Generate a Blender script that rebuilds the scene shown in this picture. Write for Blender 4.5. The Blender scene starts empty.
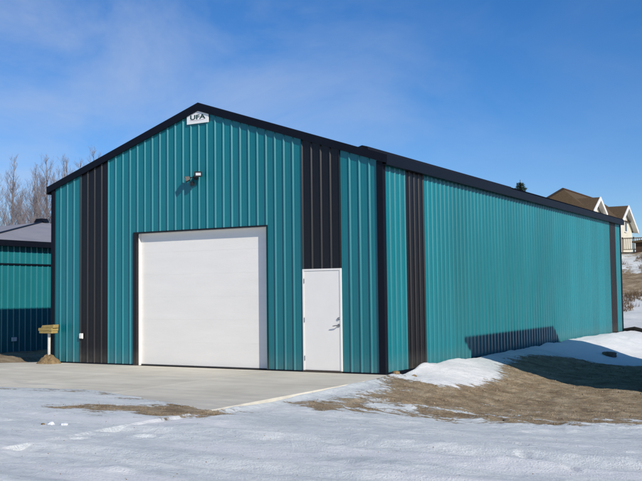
import bpy, bmesh, math, random
import numpy as np
from mathutils import Vector, Matrix

sc = bpy.context.scene
C = sc.collection
R = math.radians

# ------------------------------------------------------------------ camera
cam_d = bpy.data.cameras.new("camera")
cam = bpy.data.objects.new("camera", cam_d)
C.objects.link(cam)
FW = Vector((-0.50349808, 0.86210981, 0.05706459))
RT = Vector((0.86312407, 0.50485857, -0.01160458))
UP = Vector((0.03881397, -0.04341094, 0.99830304))
m = Matrix((RT, UP, -FW)).transposed().to_4x4()
m.translation = Vector((8.3913, -16.8529, 1.6380))
cam.matrix_world = m
cam_d.sensor_width = 36.0
cam_d.lens = 36.0 * 930.46 / 642.0
cam_d.clip_start = 0.1
cam_d.clip_end = 6000.0
sc.camera = cam

# ------------------------------------------------------------------ sun and sky
SUN_A, SUN_E = R(64.0), R(31.0)      # azimuth from -Y towards +X, elevation
sd = bpy.data.lights.new("sun", 'SUN')
sd.energy = 4.6
sd.angle = R(0.53)
sd.color = (1.0, 0.93, 0.82)
sun = bpy.data.objects.new("sun", sd)
C.objects.link(sun)
to_sun = Vector((math.sin(SUN_A) * math.cos(SUN_E), -math.cos(SUN_A) * math.cos(SUN_E), math.sin(SUN_E)))
sun.rotation_euler = to_sun.to_track_quat('Z', 'Y').to_euler()
sun.location = (20, -30, 30)

world = bpy.data.worlds.new("World")
sc.world = world
world.use_nodes = True
nt = world.node_tree
nt.nodes.clear()
out = nt.nodes.new('ShaderNodeOutputWorld')
bg = nt.nodes.new('ShaderNodeBackground')
bg.inputs['Strength'].default_value = 0.1
sky = nt.nodes.new('ShaderNodeTexSky')
sky.sky_type = 'NISHITA'
sky.sun_disc = False
sky.sun_elevation = SUN_E
sky.sun_rotation = math.atan2(to_sun.x, to_sun.y)
sky.altitude = 900.0
sky.air_density = 1.0
sky.dust_density = 0.3
sky.ozone_density = 2.5
hs = nt.nodes.new('ShaderNodeHueSaturation')
hs.inputs['Saturation'].default_value = 1.25
hs.inputs['Value'].default_value = 1.0
# thin high cloud, laid out by sky direction
tc = nt.nodes.new('ShaderNodeTexCoord')
mp = nt.nodes.new('ShaderNodeMapping')
mp.inputs['Rotation'].default_value = (0.0, R(-28), R(35))
mp.inputs['Scale'].default_value = (1.8, 3.2, 4.6)
n1 = nt.nodes.new('ShaderNodeTexNoise')
n1.inputs['Scale'].default_value = 1.5
n1.inputs['Detail'].default_value = 9.0
n1.inputs['Roughness'].default_value = 0.60
n1.inputs['Distortion'].default_value = 0.5
rp = nt.nodes.new('ShaderNodeValToRGB')
rp.color_ramp.elements[0].position = 0.40
rp.color_ramp.elements[0].color = (.10, .10, .10, 1)
rp.color_ramp.elements[1].position = 0.68
rp.color_ramp.elements[1].color = (1, 1, 1, 1)
n2 = nt.nodes.new('ShaderNodeTexNoise')
n2.inputs['Scale'].default_value = 2.6
n2.inputs['Detail'].default_value = 2.0
# band of sky that carries the cloud (a direction west of the building)
dp = nt.nodes.new('ShaderNodeVectorMath'); dp.operation = 'DOT_PRODUCT'
dvec = Vector((-0.80, 0.55, 0.22)).normalized()
dp.inputs[1].default_value = dvec
mr = nt.nodes.new('ShaderNodeMapRange')
mr.inputs['From Min'].default_value = 0.80
mr.inputs['From Max'].default_value = 1.0
mr.inputs['To Min'].default_value = 0.20
mr.inputs['To Max'].default_value = 1.0
ml = nt.nodes.new('ShaderNodeMath'); ml.operation = 'MULTIPLY'
ml2 = nt.nodes.new('ShaderNodeMath'); ml2.operation = 'MULTIPLY'
ml2.inputs[1].default_value = 0.52
mx = nt.nodes.new('ShaderNodeMixRGB')
mx.inputs['Color2'].default_value = (5.2, 6.0, 7.6, 1)
tint = nt.nodes.new('ShaderNodeMixRGB'); tint.blend_type = 'MULTIPLY'; tint.inputs['Fac'].default_value = 1.0
tint.inputs['Color2'].default_value = (0.88, 0.95, 1.15, 1)
L = nt.links.new
L(sky.outputs[0], tint.inputs['Color1']); L(tint.outputs[0], hs.inputs['Color'])
L(tc.outputs['Generated'], mp.inputs[0]); L(mp.outputs[0], n1.inputs['Vector'])
L(n1.outputs['Fac'], rp.inputs[0])
L(tc.outputs['Generated'], dp.inputs[0]); L(dp.outputs['Value'], mr.inputs['Value'])
L(rp.outputs[0], ml.inputs[0]); L(mr.outputs[0], ml.inputs[1])
L(ml.outputs[0], ml2.inputs[0])
L(ml2.outputs[0], mx.inputs['Fac']); L(hs.outputs[0], mx.inputs['Color1'])
L(mx.outputs[0], bg.inputs['Color']); L(bg.outputs[0], out.inputs[0])

sc.view_settings.view_transform = 'Standard'
sc.view_settings.look = 'None'
sc.view_settings.gamma = 1.0
sc.view_settings.exposure = 0.0
sc.view_settings.use_curve_mapping = False

random.seed(7)
rng = np.random.RandomState(11)

# ------------------------------------------------------------------ materials
def mat(name, col, rough=0.6, metal=0.0, spec=0.5, var=0.0, vscale=4.0, bump=0.0, bscale=30.0, stretch=None, coat=0.0, splash=False):
    M = bpy.data.materials.new(name)
    M.use_nodes = True
    t = M.node_tree
    b = t.nodes['Principled BSDF']
    b.inputs['Base Color'].default_value = (*col, 1)
    b.inputs['Roughness'].default_value = rough
    b.inputs['Metallic'].default_value = metal
    b.inputs['Specular IOR Level'].default_value = spec
    b.inputs['Coat Weight'].default_value = coat
    b.inputs['Coat Roughness'].default_value = 0.24
    if var or bump:
        co = t.nodes.new('ShaderNodeTexCoord')
        mpn = t.nodes.new('ShaderNodeMapping')
        if stretch: mpn.inputs['Scale'].default_value = stretch
        t.links.new(co.outputs['Object'], mpn.inputs[0])
    if var:
        n = t.nodes.new('ShaderNodeTexNoise')
        n.inputs['Scale'].default_value = vscale
        n.inputs['Detail'].default_value = 7
        n.inputs['Roughness'].default_value = 0.6
        t.links.new(mpn.outputs[0], n.inputs['Vector'])
        r = t.nodes.new('ShaderNodeValToRGB')
        r.color_ramp.elements[0].position = 0.3
        r.color_ramp.elements[1].position = 0.7
        r.color_ramp.elements[0].color = (*[c * (1 - var) for c in col], 1)
        r.color_ramp.elements[1].color = (*[min(1, c * (1 + var)) for c in col], 1)
        t.links.new(n.outputs['Fac'], r.inputs[0])
        t.links.new(r.outputs[0], b.inputs['Base Color'])
        rr = t.nodes.new('ShaderNodeMapRange')
        rr.inputs['To Min'].default_value = max(0.03, rough - 0.08)
        rr.inputs['To Max'].default_value = min(1, rough + 0.08)
        t.links.new(n.outputs['Fac'], rr.inputs['Value'])
        t.links.new(rr.outputs[0], b.inputs['Roughness'])
    if splash:      # dust and dried mud thrown up against the foot of the sheets
        geo = t.nodes.new('ShaderNodeNewGeometry'); sx_ = t.nodes.new('ShaderNodeSeparateXYZ')
        t.links.new(geo.outputs['Position'], sx_.inputs[0])
        n3 = t.nodes.new('ShaderNodeTexNoise'); n3.inputs['Scale'].default_value = 9; n3.inputs['Detail'].default_value = 6
        t.links.new(geo.outputs['Position'], n3.inputs['Vector'])
        zr = t.nodes.new('ShaderNodeMapRange'); zr.inputs['From Min'].default_value = -.1; zr.inputs['From Max'].default_value = .42
        zr.inputs['To Min'].default_value = 1.0; zr.inputs['To Max'].default_value = 0.0
        t.links.new(sx_.outputs['Z'], zr.inputs['Value'])
        pw = t.nodes.new('ShaderNodeMath'); pw.operation = 'MULTIPLY'; t.links.new(zr.outputs[0], pw.inputs[0]); t.links.new(n3.outputs['Fac'], pw.inputs[1])
        pw2 = t.nodes.new('ShaderNodeMath'); pw2.operation = 'MULTIPLY'; pw2.inputs[1].default_value = .32; t.links.new(pw.outputs[0], pw2.inputs[0])
        mm = t.nodes.new('ShaderNodeMixRGB'); mm.inputs['Color2'].default_value = (.30, .27, .22, 1)
        sm_ = t.nodes.new('ShaderNodeMath'); sm_.operation = 'ADD'; t.links.new(sx_.outputs['X'], sm_.inputs[0]); t.links.new(sx_.outputs['Y'], sm_.inputs[1])
        dv = t.nodes.new('ShaderNodeMath'); dv.operation = 'DIVIDE'; dv.inputs[1].default_value = .9188; t.links.new(sm_.outputs[0], dv.inputs[0])
        fl_ = t.nodes.new('ShaderNodeMath'); fl_.operation = 'FLOOR'; t.links.new(dv.outputs[0], fl_.inputs[0])
        wn = t.nodes.new('ShaderNodeTexWhiteNoise'); wn.noise_dimensions = '1D'; t.links.new(fl_.outputs[0], wn.inputs['W'])
        wr_ = t.nodes.new('ShaderNodeMapRange'); wr_.inputs['To Min'].default_value = .91; wr_.inputs['To Max'].default_value = 1.06; t.links.new(wn.outputs['Value'], wr_.inputs['Value'])
        tn = t.nodes.new('ShaderNodeVectorMath'); tn.operation = 'SCALE'; t.links.new(r.outputs[0], tn.inputs[0]); t.links.new(wr_.outputs[0], tn.inputs['Scale'])
        t.links.new(pw2.outputs[0], mm.inputs['Fac']); t.links.new(tn.outputs[0], mm.inputs['Color1']); t.links.new(mm.outputs[0], b.inputs['Base Color'])
    if bump:
        n = t.nodes.new('ShaderNodeTexNoise')
        n.inputs['Scale'].default_value = bscale
        n.inputs['Detail'].default_value = 5
        t.links.new(mpn.outputs[0], n.inputs['Vector'])
        bp = t.nodes.new('ShaderNodeBump')
        bp.inputs['Strength'].default_value = bump
        bp.inputs['Distance'].default_value = 0.02
        t.links.new(n.outputs['Fac'], bp.inputs['Height'])
        t.links.new(bp.outputs[0], b.inputs['Normal'])
    return M

TEAL = (0.0005, 0.160, 0.190)
M_teal = mat("teal_painted_steel", TEAL, 0.34, 0.0, 0.72, 0.10, 0.7, 0.10, 1.1, (1, 1, 0.35), splash=True)
M_black = mat("black_painted_steel", (0.004, 0.003, 0.004), 0.38, 0.0, 0.50, 0.15, 1.2, 0.10, 1.1, (1, 1, 0.35), splash=True)
M_trim = mat("black_trim", (0.005, 0.007, 0.013), 0.5, 0.0, 0.15, 0.15, 2.0)
M_roof = mat("black_roof_steel", (0.009, 0.010, 0.015), 0.6, 0.0, 0.15, 0.2, 1.0)
M_door = mat("white_door_paint", (0.83, 0.80, 0.745), 0.45, 0.0, 0.4, 0.03, 0.8, 0.15, 22.0, (1, 1, 5))
M_white = mat("white_paint", (0.81, 0.785, 0.74), 0.4, 0, 0.4, 0.02, 3.0)
M_jamb = mat("white_jamb_board", (0.74, 0.73, 0.70), 0.5, 0, 0.4, 0.04, 3.0)
M_seal = mat("grey_rubber_seal", (0.05, 0.05, 0.05), 0.8)
M_steel = mat("brushed_steel", (0.42, 0.41, 0.40), 0.35, 1.0)
M_lampblk = mat("black_plastic", (0.015, 0.015, 0.017), 0.45)
M_lens = mat("lamp_lens", (0.62, 0.63, 0.65), 0.15, 0, 0.6)
M_sign = mat("sign_white", (0.80, 0.80, 0.78), 0.4, 0, 0.4, 0.02, 5)
M_ink = mat("sign_dark_green", (0.012, 0.045, 0.032), 0.5)
M_inkr = mat("sign_pale_lettering", (0.45, 0.36, 0.35), 0.6)
M_groof = mat("grey_roof_steel", (0.27, 0.265, 0.28), 0.6, 0.0, 0.5, 0.10, 1.3)
M_nteal = mat("teal_neighbour_steel", (0.010, 0.155, 0.18), 0.38, 0.0, 0.6, 0.10, 0.7)
M_wood = mat("tan_weathered_wood", (0.36, 0.27, 0.10), 0.8, 0, 0.2, 0.35, 14, 0.4, 40, (1, 1, 6))
M_dirt = mat("loose_dirt", (0.24, 0.17, 0.09), 0.95, 0, 0.1, 0.45, 14, 1.0, 30)
M_bark = mat("grey_bark", (0.19, 0.175, 0.175), 0.9, 0, 0.15, 0.25, 3)
M_twig = mat("pale_twig", (0.205, 0.18, 0.185), 0.9, 0, 0.15, 0.2, 2)
M_sbark = mat("spruce_bark", (0.10, 0.07, 0.05), 0.9, 0, 0.1, 0.3, 5)
M_needle = mat("spruce_needles", (0.030, 0.050, 0.030), 0.8, 0, 0.2, 0.35, 3)
M_shing = mat("brown_shingles", (0.095, 0.066, 0.038), 0.9, 0, 0.2, 0.28, 9, 0.5, 25, (1, 1, 3))
M_stucco = mat("cream_siding", (0.66, 0.62, 0.50), 0.75, 0, 0.3, 0.06, 3)
M_hw = mat("white_barge_board", (0.74, 0.73, 0.70), 0.6, 0, 0.3, 0.05, 3)
M_glass = mat("dark_window_glass", (0.04, 0.05, 0.07), 0.08, 0, 0.8)
M_brown = mat("brown_stained_boards", (0.075, 0.045, 0.030), 0.8, 0, 0.2, 0.3, 6, 0.3, 20, (1, 1, 4))
M_rail = mat('weathered_grey_wood', (0.22, 0.19, 0.16), .85, 0, .2, .2, 6)
M_rock = mat("grey_brown_stone", (0.13, 0.115, 0.095), 0.9, 0, 0.2, 0.4, 9, 0.7, 20)
M_snowc = mat("clean_snow", (0.70, 0.72, 0.75), 0.75, 0, 0.3, 0.05, 12, 0.6, 25)
M_timb = mat("dark_timber", (0.035, 0.03, 0.026), 0.85, 0, 0.2, 0.3, 8)

# concrete
def concrete_mat():
    M = bpy.data.materials.new("broomed_concrete"); M.use_nodes = True
    t = M.node_tree; b = t.nodes['Principled BSDF']
    b.inputs['Roughness'].default_value = 0.85
    b.inputs['Specular IOR Level'].default_value = 0.3
    co = t.nodes.new('ShaderNodeTexCoord')
    def noise(s, d, sc3=None, r=0.6):
        n = t.nodes.new('ShaderNodeTexNoise'); n.inputs['Scale'].default_value = s
        n.inputs['Detail'].default_value = d; n.inputs['Roughness'].default_value = r
        if sc3:
            q = t.nodes.new('ShaderNodeMapping'); q.inputs['Scale'].default_value = sc3
            t.links.new(co.outputs['Object'], q.inputs[0]); t.links.new(q.outputs[0], n.inputs['Vector'])
        else: t.links.new(co.outputs['Object'], n.inputs['Vector'])
        return n
    a = noise(0.55, 6); c = noise(28, 4); d = noise(2.2, 6, (0.35, 1.4, 1))
    r1 = t.nodes.new('ShaderNodeValToRGB')
    r1.color_ramp.elements[0].position = 0.35; r1.color_ramp.elements[0].color = (0.56, 0.525, 0.43, 1)
    r1.color_ramp.elements[1].position = 0.68; r1.color_ramp.elements[1].color = (0.70, 0.66, 0.55, 1)
    t.links.new(a.outputs['Fac'], r1.inputs[0])
    mxx = t.nodes.new('ShaderNodeMixRGB'); mxx.blend_type = 'MULTIPLY'; mxx.inputs['Fac'].default_value = 1
    r2 = t.nodes.new('ShaderNodeValToRGB')
    r2.color_ramp.elements[0].position = 0.30; r2.color_ramp.elements[0].color = (0.84, 0.84, 0.85, 1)
    r2.color_ramp.elements[1].position = 0.60; r2.color_ramp.elements[1].color = (1, 1, 1, 1)
    t.links.new(d.outputs['Fac'], r2.inputs[0])
    t.links.new(r1.outputs[0], mxx.inputs['Color1']); t.links.new(r2.outputs[0], mxx.inputs['Color2'])
    sy_ = t.nodes.new('ShaderNodeSeparateXYZ'); t.links.new(co.outputs['Object'], sy_.inputs[0])
    e_ = noise(1.3, 7, (.7, 1.2, 1)); ya = t.nodes.new('ShaderNodeMapRange')
    ya.inputs['From Min'].default_value = -2.6; ya.inputs['From Max'].default_value = -6.4; ya.inputs['To Min'].default_value = -.22; ya.inputs['To Max'].default_value = .14
    t.links.new(sy_.outputs['Y'], ya.inputs['Value'])
    ad = t.nodes.new('ShaderNodeMath'); t.links.new(e_.outputs['Fac'], ad.inputs[0]); t.links.new(ya.outputs[0], ad.inputs[1])
    rw = t.nodes.new('ShaderNodeValToRGB'); rw.color_ramp.elements[0].position = .50; rw.color_ramp.elements[0].color = (1, 1, 1, 1)
    rw.color_ramp.elements[1].position = .58; rw.color_ramp.elements[1].color = (.86, .87, .90, 1)
    t.links.new(ad.outputs[0], rw.inputs[0])
    mw = t.nodes.new('ShaderNodeMixRGB'); mw.blend_type = 'MULTIPLY'; mw.inputs['Fac'].default_value = 1
    t.links.new(mxx.outputs[0], mw.inputs['Color1']); t.links.new(rw.outputs[0], mw.inputs['Color2'])
    t.links.new(mw.outputs[0], b.inputs['Base Color'])
    bp = t.nodes.new('ShaderNodeBump'); bp.inputs['Strength'].default_value = 0.25; bp.inputs['Distance'].default_value = 0.01
    t.links.new(c.outputs['Fac'], bp.inputs['Height']); t.links.new(bp.outputs[0], b.inputs['Normal'])
    return M
M_conc = concrete_mat()

# ground: snow / dirt, driven by a per-vertex cover attribute on the terrain
def ground_mat():
    M = bpy.data.materials.new("snow_and_dirt_ground"); M.use_nodes = True
    t = M.node_tree; b = t.nodes['Principled BSDF']; Lk = t.links.new
    co = t.nodes.new('ShaderNodeTexCoord')
    def noise(s, d, sc3=(1, 1, 1), r=0.6, dist=0.0):
        n = t.nodes.new('ShaderNodeTexNoise'); n.inputs['Scale'].default_value = s
        n.inputs['Detail'].default_value = d; n.inputs['Roughness'].default_value = r
        n.inputs['Distortion'].default_value = dist
        q = t.nodes.new('ShaderNodeMapping'); q.inputs['Scale'].default_value = sc3
        q.inputs['Rotation'].default_value = (0, 0, R(-22))
        Lk(co.outputs['Object'], q.inputs[0]); Lk(q.outputs[0], n.inputs['Vector'])
        return n
    def ramp(src, *els):
        r = t.nodes.new('ShaderNodeValToRGB')
        r.color_ramp.elements[0].position = els[0][0]; r.color_ramp.elements[0].color = (*els[0][1], 1)
        r.color_ramp.elements[1].position = els[-1][0]; r.color_ramp.elements[1].color = (*els[-1][1], 1)
        for p, c in els[1:-1]:
            e = r.color_ramp.elements.new(p); e.color = (*c, 1)
        Lk(src, r.inputs[0]); return r
    at = t.nodes.new('ShaderNodeAttribute'); at.attribute_name = 'snow'
    nb = noise(3.2, 8, (0.55, 1.5, 1), 0.68, 0.4)
    nf = noise(17, 6, (0.7, 1.3, 1), 0.7)
    # cover = attr + (noise-.5)*k
    m1 = t.nodes.new('ShaderNodeMath'); m1.operation = 'MULTIPLY_ADD'; m1.inputs[1].default_value = 2.2; m1.inputs[2].default_value = -1.10
    Lk(nb.outputs['Fac'], m1.inputs[0])
    m2 = t.nodes.new('ShaderNodeMath'); m2.operation = 'MULTIPLY_ADD'; m2.inputs[1].default_value = 1.3; m2.inputs[2].default_value = -0.65
    Lk(nf.outputs['Fac'], m2.inputs[0])
    a1 = t.nodes.new('ShaderNodeMath'); Lk(m1.outputs[0], a1.inputs[0]); Lk(m2.outputs[0], a1.inputs[1])
    a2 = t.nodes.new('ShaderNodeMath'); Lk(a1.outputs[0], a2.inputs[0]); Lk(at.outputs['Fac'], a2.inputs[1])
    cov = ramp(a2.outputs[0], (0.42, (0, 0, 0)), (0.58, (1, 1, 1)))
    # dirt
    nd = noise(2.3, 9, (.8, 1.1, 1), 0.72); nd2 = noise(45, 4, (1, 1, 1), 0.7)
    dirt = ramp(nd.outputs['Fac'], (0.34, (0.17, 0.12, 0.072)), (0.5, (0.31, 0.24, 0.15)), (0.66, (0.46, 0.38, 0.265)))
    dfine = ramp(nd2.outputs['Fac'], (0.32, (0.45, 0.43, 0.40)), (0.5, (0.95, 0.95, 0.95)), (0.72, (1.25, 1.22, 1.18)))
    dm = t.nodes.new('ShaderNodeMixRGB'); dm.blend_type = 'MULTIPLY'; dm.inputs['Fac'].default_value = 1
    Lk(dirt.outputs[0], dm.inputs['Color1']); Lk(dfine.outputs[0], dm.inputs['Color2'])
    # snow: old, wind-packed, patches of cleaner and greyer snow
    ns = noise(0.9, 9, (0.55, 1.5, 1), 0.66, 0.3)
    ns2 = noise(9, 8, (0.7, 1.4, 1), 0.72)
    at2 = t.nodes.new('ShaderNodeAttribute'); at2.attribute_name = 'clean'
    snow = ramp(ns.outputs['Fac'], (0.36, (0.61, 0.655, 0.655)), (0.52, (0.72, 0.755, 0.745)), (0.66, (0.83, 0.85, 0.815)))
    sf = ramp(ns2.outputs['Fac'], (0.32, (0.84, 0.84, 0.85)), (0.55, (1, 1, 1)), (0.75, (1.07, 1.065, 1.05)))
    sm = t.nodes.new('ShaderNodeMixRGB'); sm.blend_type = 'MULTIPLY'; sm.inputs['Fac'].default_value = 1
    Lk(snow.outputs[0], sm.inputs['Color1']); Lk(sf.outputs[0], sm.inputs['Color2'])
    sm2 = t.nodes.new('ShaderNodeMixRGB'); sm2.inputs['Color2'].default_value = (0.83, 0.83, 0.82, 1)
    Lk(at2.outputs['Fac'], sm2.inputs['Fac']); Lk(sm.outputs[0], sm2.inputs['Color1'])
    fin = t.nodes.new('ShaderNodeMixRGB')
    Lk(cov.outputs[0], fin.inputs['Fac']); Lk(dm.outputs[0], fin.inputs['Color1']); Lk(sm2.outputs[0], fin.inputs['Color2'])
    Lk(fin.outputs[0], b.inputs['Base Color'])
    rg = t.nodes.new('ShaderNodeMapRange'); rg.inputs['To Min'].default_value = 0.95; rg.inputs['To Max'].default_value = 0.62
    Lk(cov.outputs[0], rg.inputs['Value']); Lk(rg.outputs[0], b.inputs['Roughness'])
    b.inputs['Specular IOR Level'].default_value = 0.25
    # relief
    h1 = t.nodes.new('ShaderNodeMath'); h1.operation = 'MULTIPLY_ADD'; h1.inputs[1].default_value = 0.55
    Lk(cov.outputs[0], h1.inputs[0]); Lk(ns2.outputs['Fac'], h1.inputs[2])
    h2 = t.nodes.new('ShaderNodeMath'); h2.operation = 'MULTIPLY_ADD'; h2.inputs[1].default_value = 0.6
    Lk(nd2.outputs['Fac'], h2.inputs[0]); Lk(h1.outputs[0], h2.inputs[2])
    bp = t.nodes.new('ShaderNodeBump'); bp.inputs['Strength'].default_value = 0.7; bp.inputs['Distance'].default_value = 0.05
    Lk(h2.outputs[0], bp.inputs['Height']); Lk(bp.outputs[0], b.inputs['Normal'])
    return M
M_ground = ground_mat()

# ------------------------------------------------------------------ helpers
def tag(o, label=None, cat=None, group=None, kind=None):
    if label: o['label'] = label
    if cat: o['category'] = cat
    if group: o['group'] = group
    if kind: o['kind'] = kind
    return o

def empty(name, loc=(0, 0, 0), rz=0.0):
    o = bpy.data.objects.new(name, None)
    o.empty_display_size = 0.3
    C.objects.link(o); o.location = loc; o.rotation_euler = (0, 0, rz)
    return o

class MB:
    def __init__(s): s.v = []; s.f = []
    def add(s, vs, fs):
        n = len(s.v); s.v += [tuple(v) for v in vs]; s.f += [tuple(i + n for i in f) for f in fs]; return s
    def box(s, a, b):
        x0, y0, z0 = a; x1, y1, z1 = b
        return s.add([(x0,y0,z0),(x1,y0,z0),(x1,y1,z0),(x0,y1,z0),(x0,y0,z1),(x1,y0,z1),(x1,y1,z1),(x0,y1,z1)],
                     [(0,3,2,1),(4,5,6,7),(0,1,5,4),(1,2,6,5),(2,3,7,6),(3,0,4,7)])
    def prism(s, poly, d0, d1, axis='y'):
        n = len(poly)
        def P(p, d):
            return (p[0], d, p[1]) if axis == 'y' else ((d, p[0], p[1]) if axis == 'x' else (p[0], p[1], d))
        vs = [P(p, d0) for p in poly] + [P(p, d1) for p in poly]
        fs = [tuple(range(n))[::-1], tuple(range(n, 2 * n))] + [(i, (i + 1) % n, n + (i + 1) % n, n + i) for i in range(n)]
        return s.add(vs, fs)
    def slab(s, quad, th):       # thick sheet from a quad, thickness along -normal
        q = [Vector(p) for p in quad]
        nn = (q[1] - q[0]).cross(q[2] - q[0]).normalized() * th
        vs = q + [p - nn for p in q]; n = len(q)
        fs = [tuple(range(n)), tuple(range(2 * n - 1, n - 1, -1))] + [(i, n + i, n + (i + 1) % n, (i + 1) % n) for i in range(n)]
        return s.add(vs, fs)
    def tube(s, pts, rads, k=8, cap=True):
        pts = [Vector(p) for p in pts]; vs = []; fs = []
        for i, p in enumerate(pts):
            d = (pts[min(i + 1, len(pts) - 1)] - pts[max(i - 1, 0)]).normalized()
            a = d.cross(Vector((0, 0, 1)));
            if a.length < 1e-3: a = d.cross(Vector((1, 0, 0)))
            a.normalize(); b = d.cross(a)
            for j in range(k):
                t = 2 * math.pi * j / k
                vs.append(p + (a * math.cos(t) + b * math.sin(t)) * rads[i])
        for i in range(len(pts) - 1):
            for j in range(k):
                fs.append((i * k + j, i * k + (j + 1) % k, (i + 1) * k + (j + 1) % k, (i + 1) * k + j))
        if cap:
            fs.append(tuple(range(k))[::-1]); fs.append(tuple(range((len(pts) - 1) * k, len(pts) * k)))
        return s.add(vs, fs)
    def build(s, name, M, parent=None, bevel=0.0, smooth=False, fixn=True):
        me = bpy.data.meshes.new(name)
        me.from_pydata(s.v, [], s.f)
        if fixn:
            bm = bmesh.new(); bm.from_mesh(me)
            bmesh.ops.recalc_face_normals(bm, faces=bm.faces)
            bm.to_mesh(me); bm.free()
        if smooth:
            me.polygons.foreach_set('use_smooth', [True] * len(me.polygons))
        me.materials.append(M)
        o = bpy.data.objects.new(name, me)
        C.objects.link(o)
        if parent: o.parent = parent
        if bevel:
            bv = o.modifiers.new('bevel', 'BEVEL'); bv.width = bevel; bv.segments = 2; bv.limit_method = 'ANGLE'
        return o

def sheet(mb, axis, s0, s1, zb, zt, rib0, pitch, base=0.0, sign=1, h=0.026, sub=True):
    """ribbed steel sheet: runs along `axis` ('x' -> faces -Y, 'y' -> faces +X) from s0 to s1.
    zb, zt: floats or functions of s.  base: coordinate of the pan, sign flips the outward side."""
    fzb = zb if callable(zb) else (lambda s: zb)
    fzt = zt if callable(zt) else (lambda s: zt)
    prof = [(s0, 0.0), (s1, 0.0)]
    k0 = math.floor((s0 - rib0) / pitch) - 1; k1 = math.ceil((s1 - rib0) / pitch) + 1
    for k in range(k0, k1 + 1):
        c = rib0 + k * pitch
        pts = [(c - .031, 0), (c - .028, .002), (c - .009, h - .003), (c - .005, h), (c + .005, h), (c + .009, h - .003), (c + .028, .002), (c + .031, 0)]
        if sub:
            for q in (pitch / 3, 2 * pitch / 3):
                pts += [(c + q - .012, 0), (c + q, .002), (c + q + .012, 0)]
        prof += [p for p in pts if s0 < p[0] < s1]
    prof.sort()
    vs = []
    for s_, d in prof:
        if axis == 'x': vs += [(s_, base - sign * d, fzb(s_)), (s_, base - sign * d, fzt(s_))]
        else: vs += [(base + sign * d, s_, fzb(s_)), (base + sign * d, s_, fzt(s_))]
    fs = []
    for i in range(len(prof) - 1):
        f = (2 * i, 2 * i + 2, 2 * i + 3, 2 * i + 1)
        if (axis == 'x') != (sign == 1): f = f[::-1]
        if axis == 'y': f = f[::-1] if False else f
        fs.append(f)
    mb.add(vs, fs)

# ------------------------------------------------------------------ terrain
_T = {}
def vnoise(x, y, seed=0):
    if seed not in _T: _T[seed] = np.random.RandomState(seed).rand(256, 256)
    T = _T[seed]
    xi = np.floor(x).astype(int); yi = np.floor(y).astype(int)
    fx = x - xi; fy = y - yi
    fx = fx * fx * (3 - 2 * fx); fy = fy * fy * (3 - 2 * fy)
    g = lambda a, b: T[a % 256, b % 256]
    return (g(xi, yi) * (1 - fx) + g(xi + 1, yi) * fx) * (1 - fy) + (g(xi, yi + 1) * (1 - fx) + g(xi + 1, yi + 1) * fx) * fy
def fbm(x, y, seed=0, o=4):
    a = 0; w = .5; t = 0
    for i in range(o):
        a = a + w * vnoise(x * 2 ** i + 17 * i, y * 2 ** i + 31 * i, seed + i); t += w; w *= .5
    return a / t - .5
def sst(a, b, x):
    t = np.clip((x - a) / (b - a), 0, 1); return t * t * (3 - 2 * t)
def interp(x, xs, ys): return np.interp(x, xs, ys)

SLAB_R = 0.25
def front_edge(x):     # where the slab disappears under the snow
    return interp(x, [-14, -8, -4.9, -3.2, -1.4, 0.25], [-4.6, -5.0, -5.2, -5.0, -5.6, -6.45])

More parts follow.
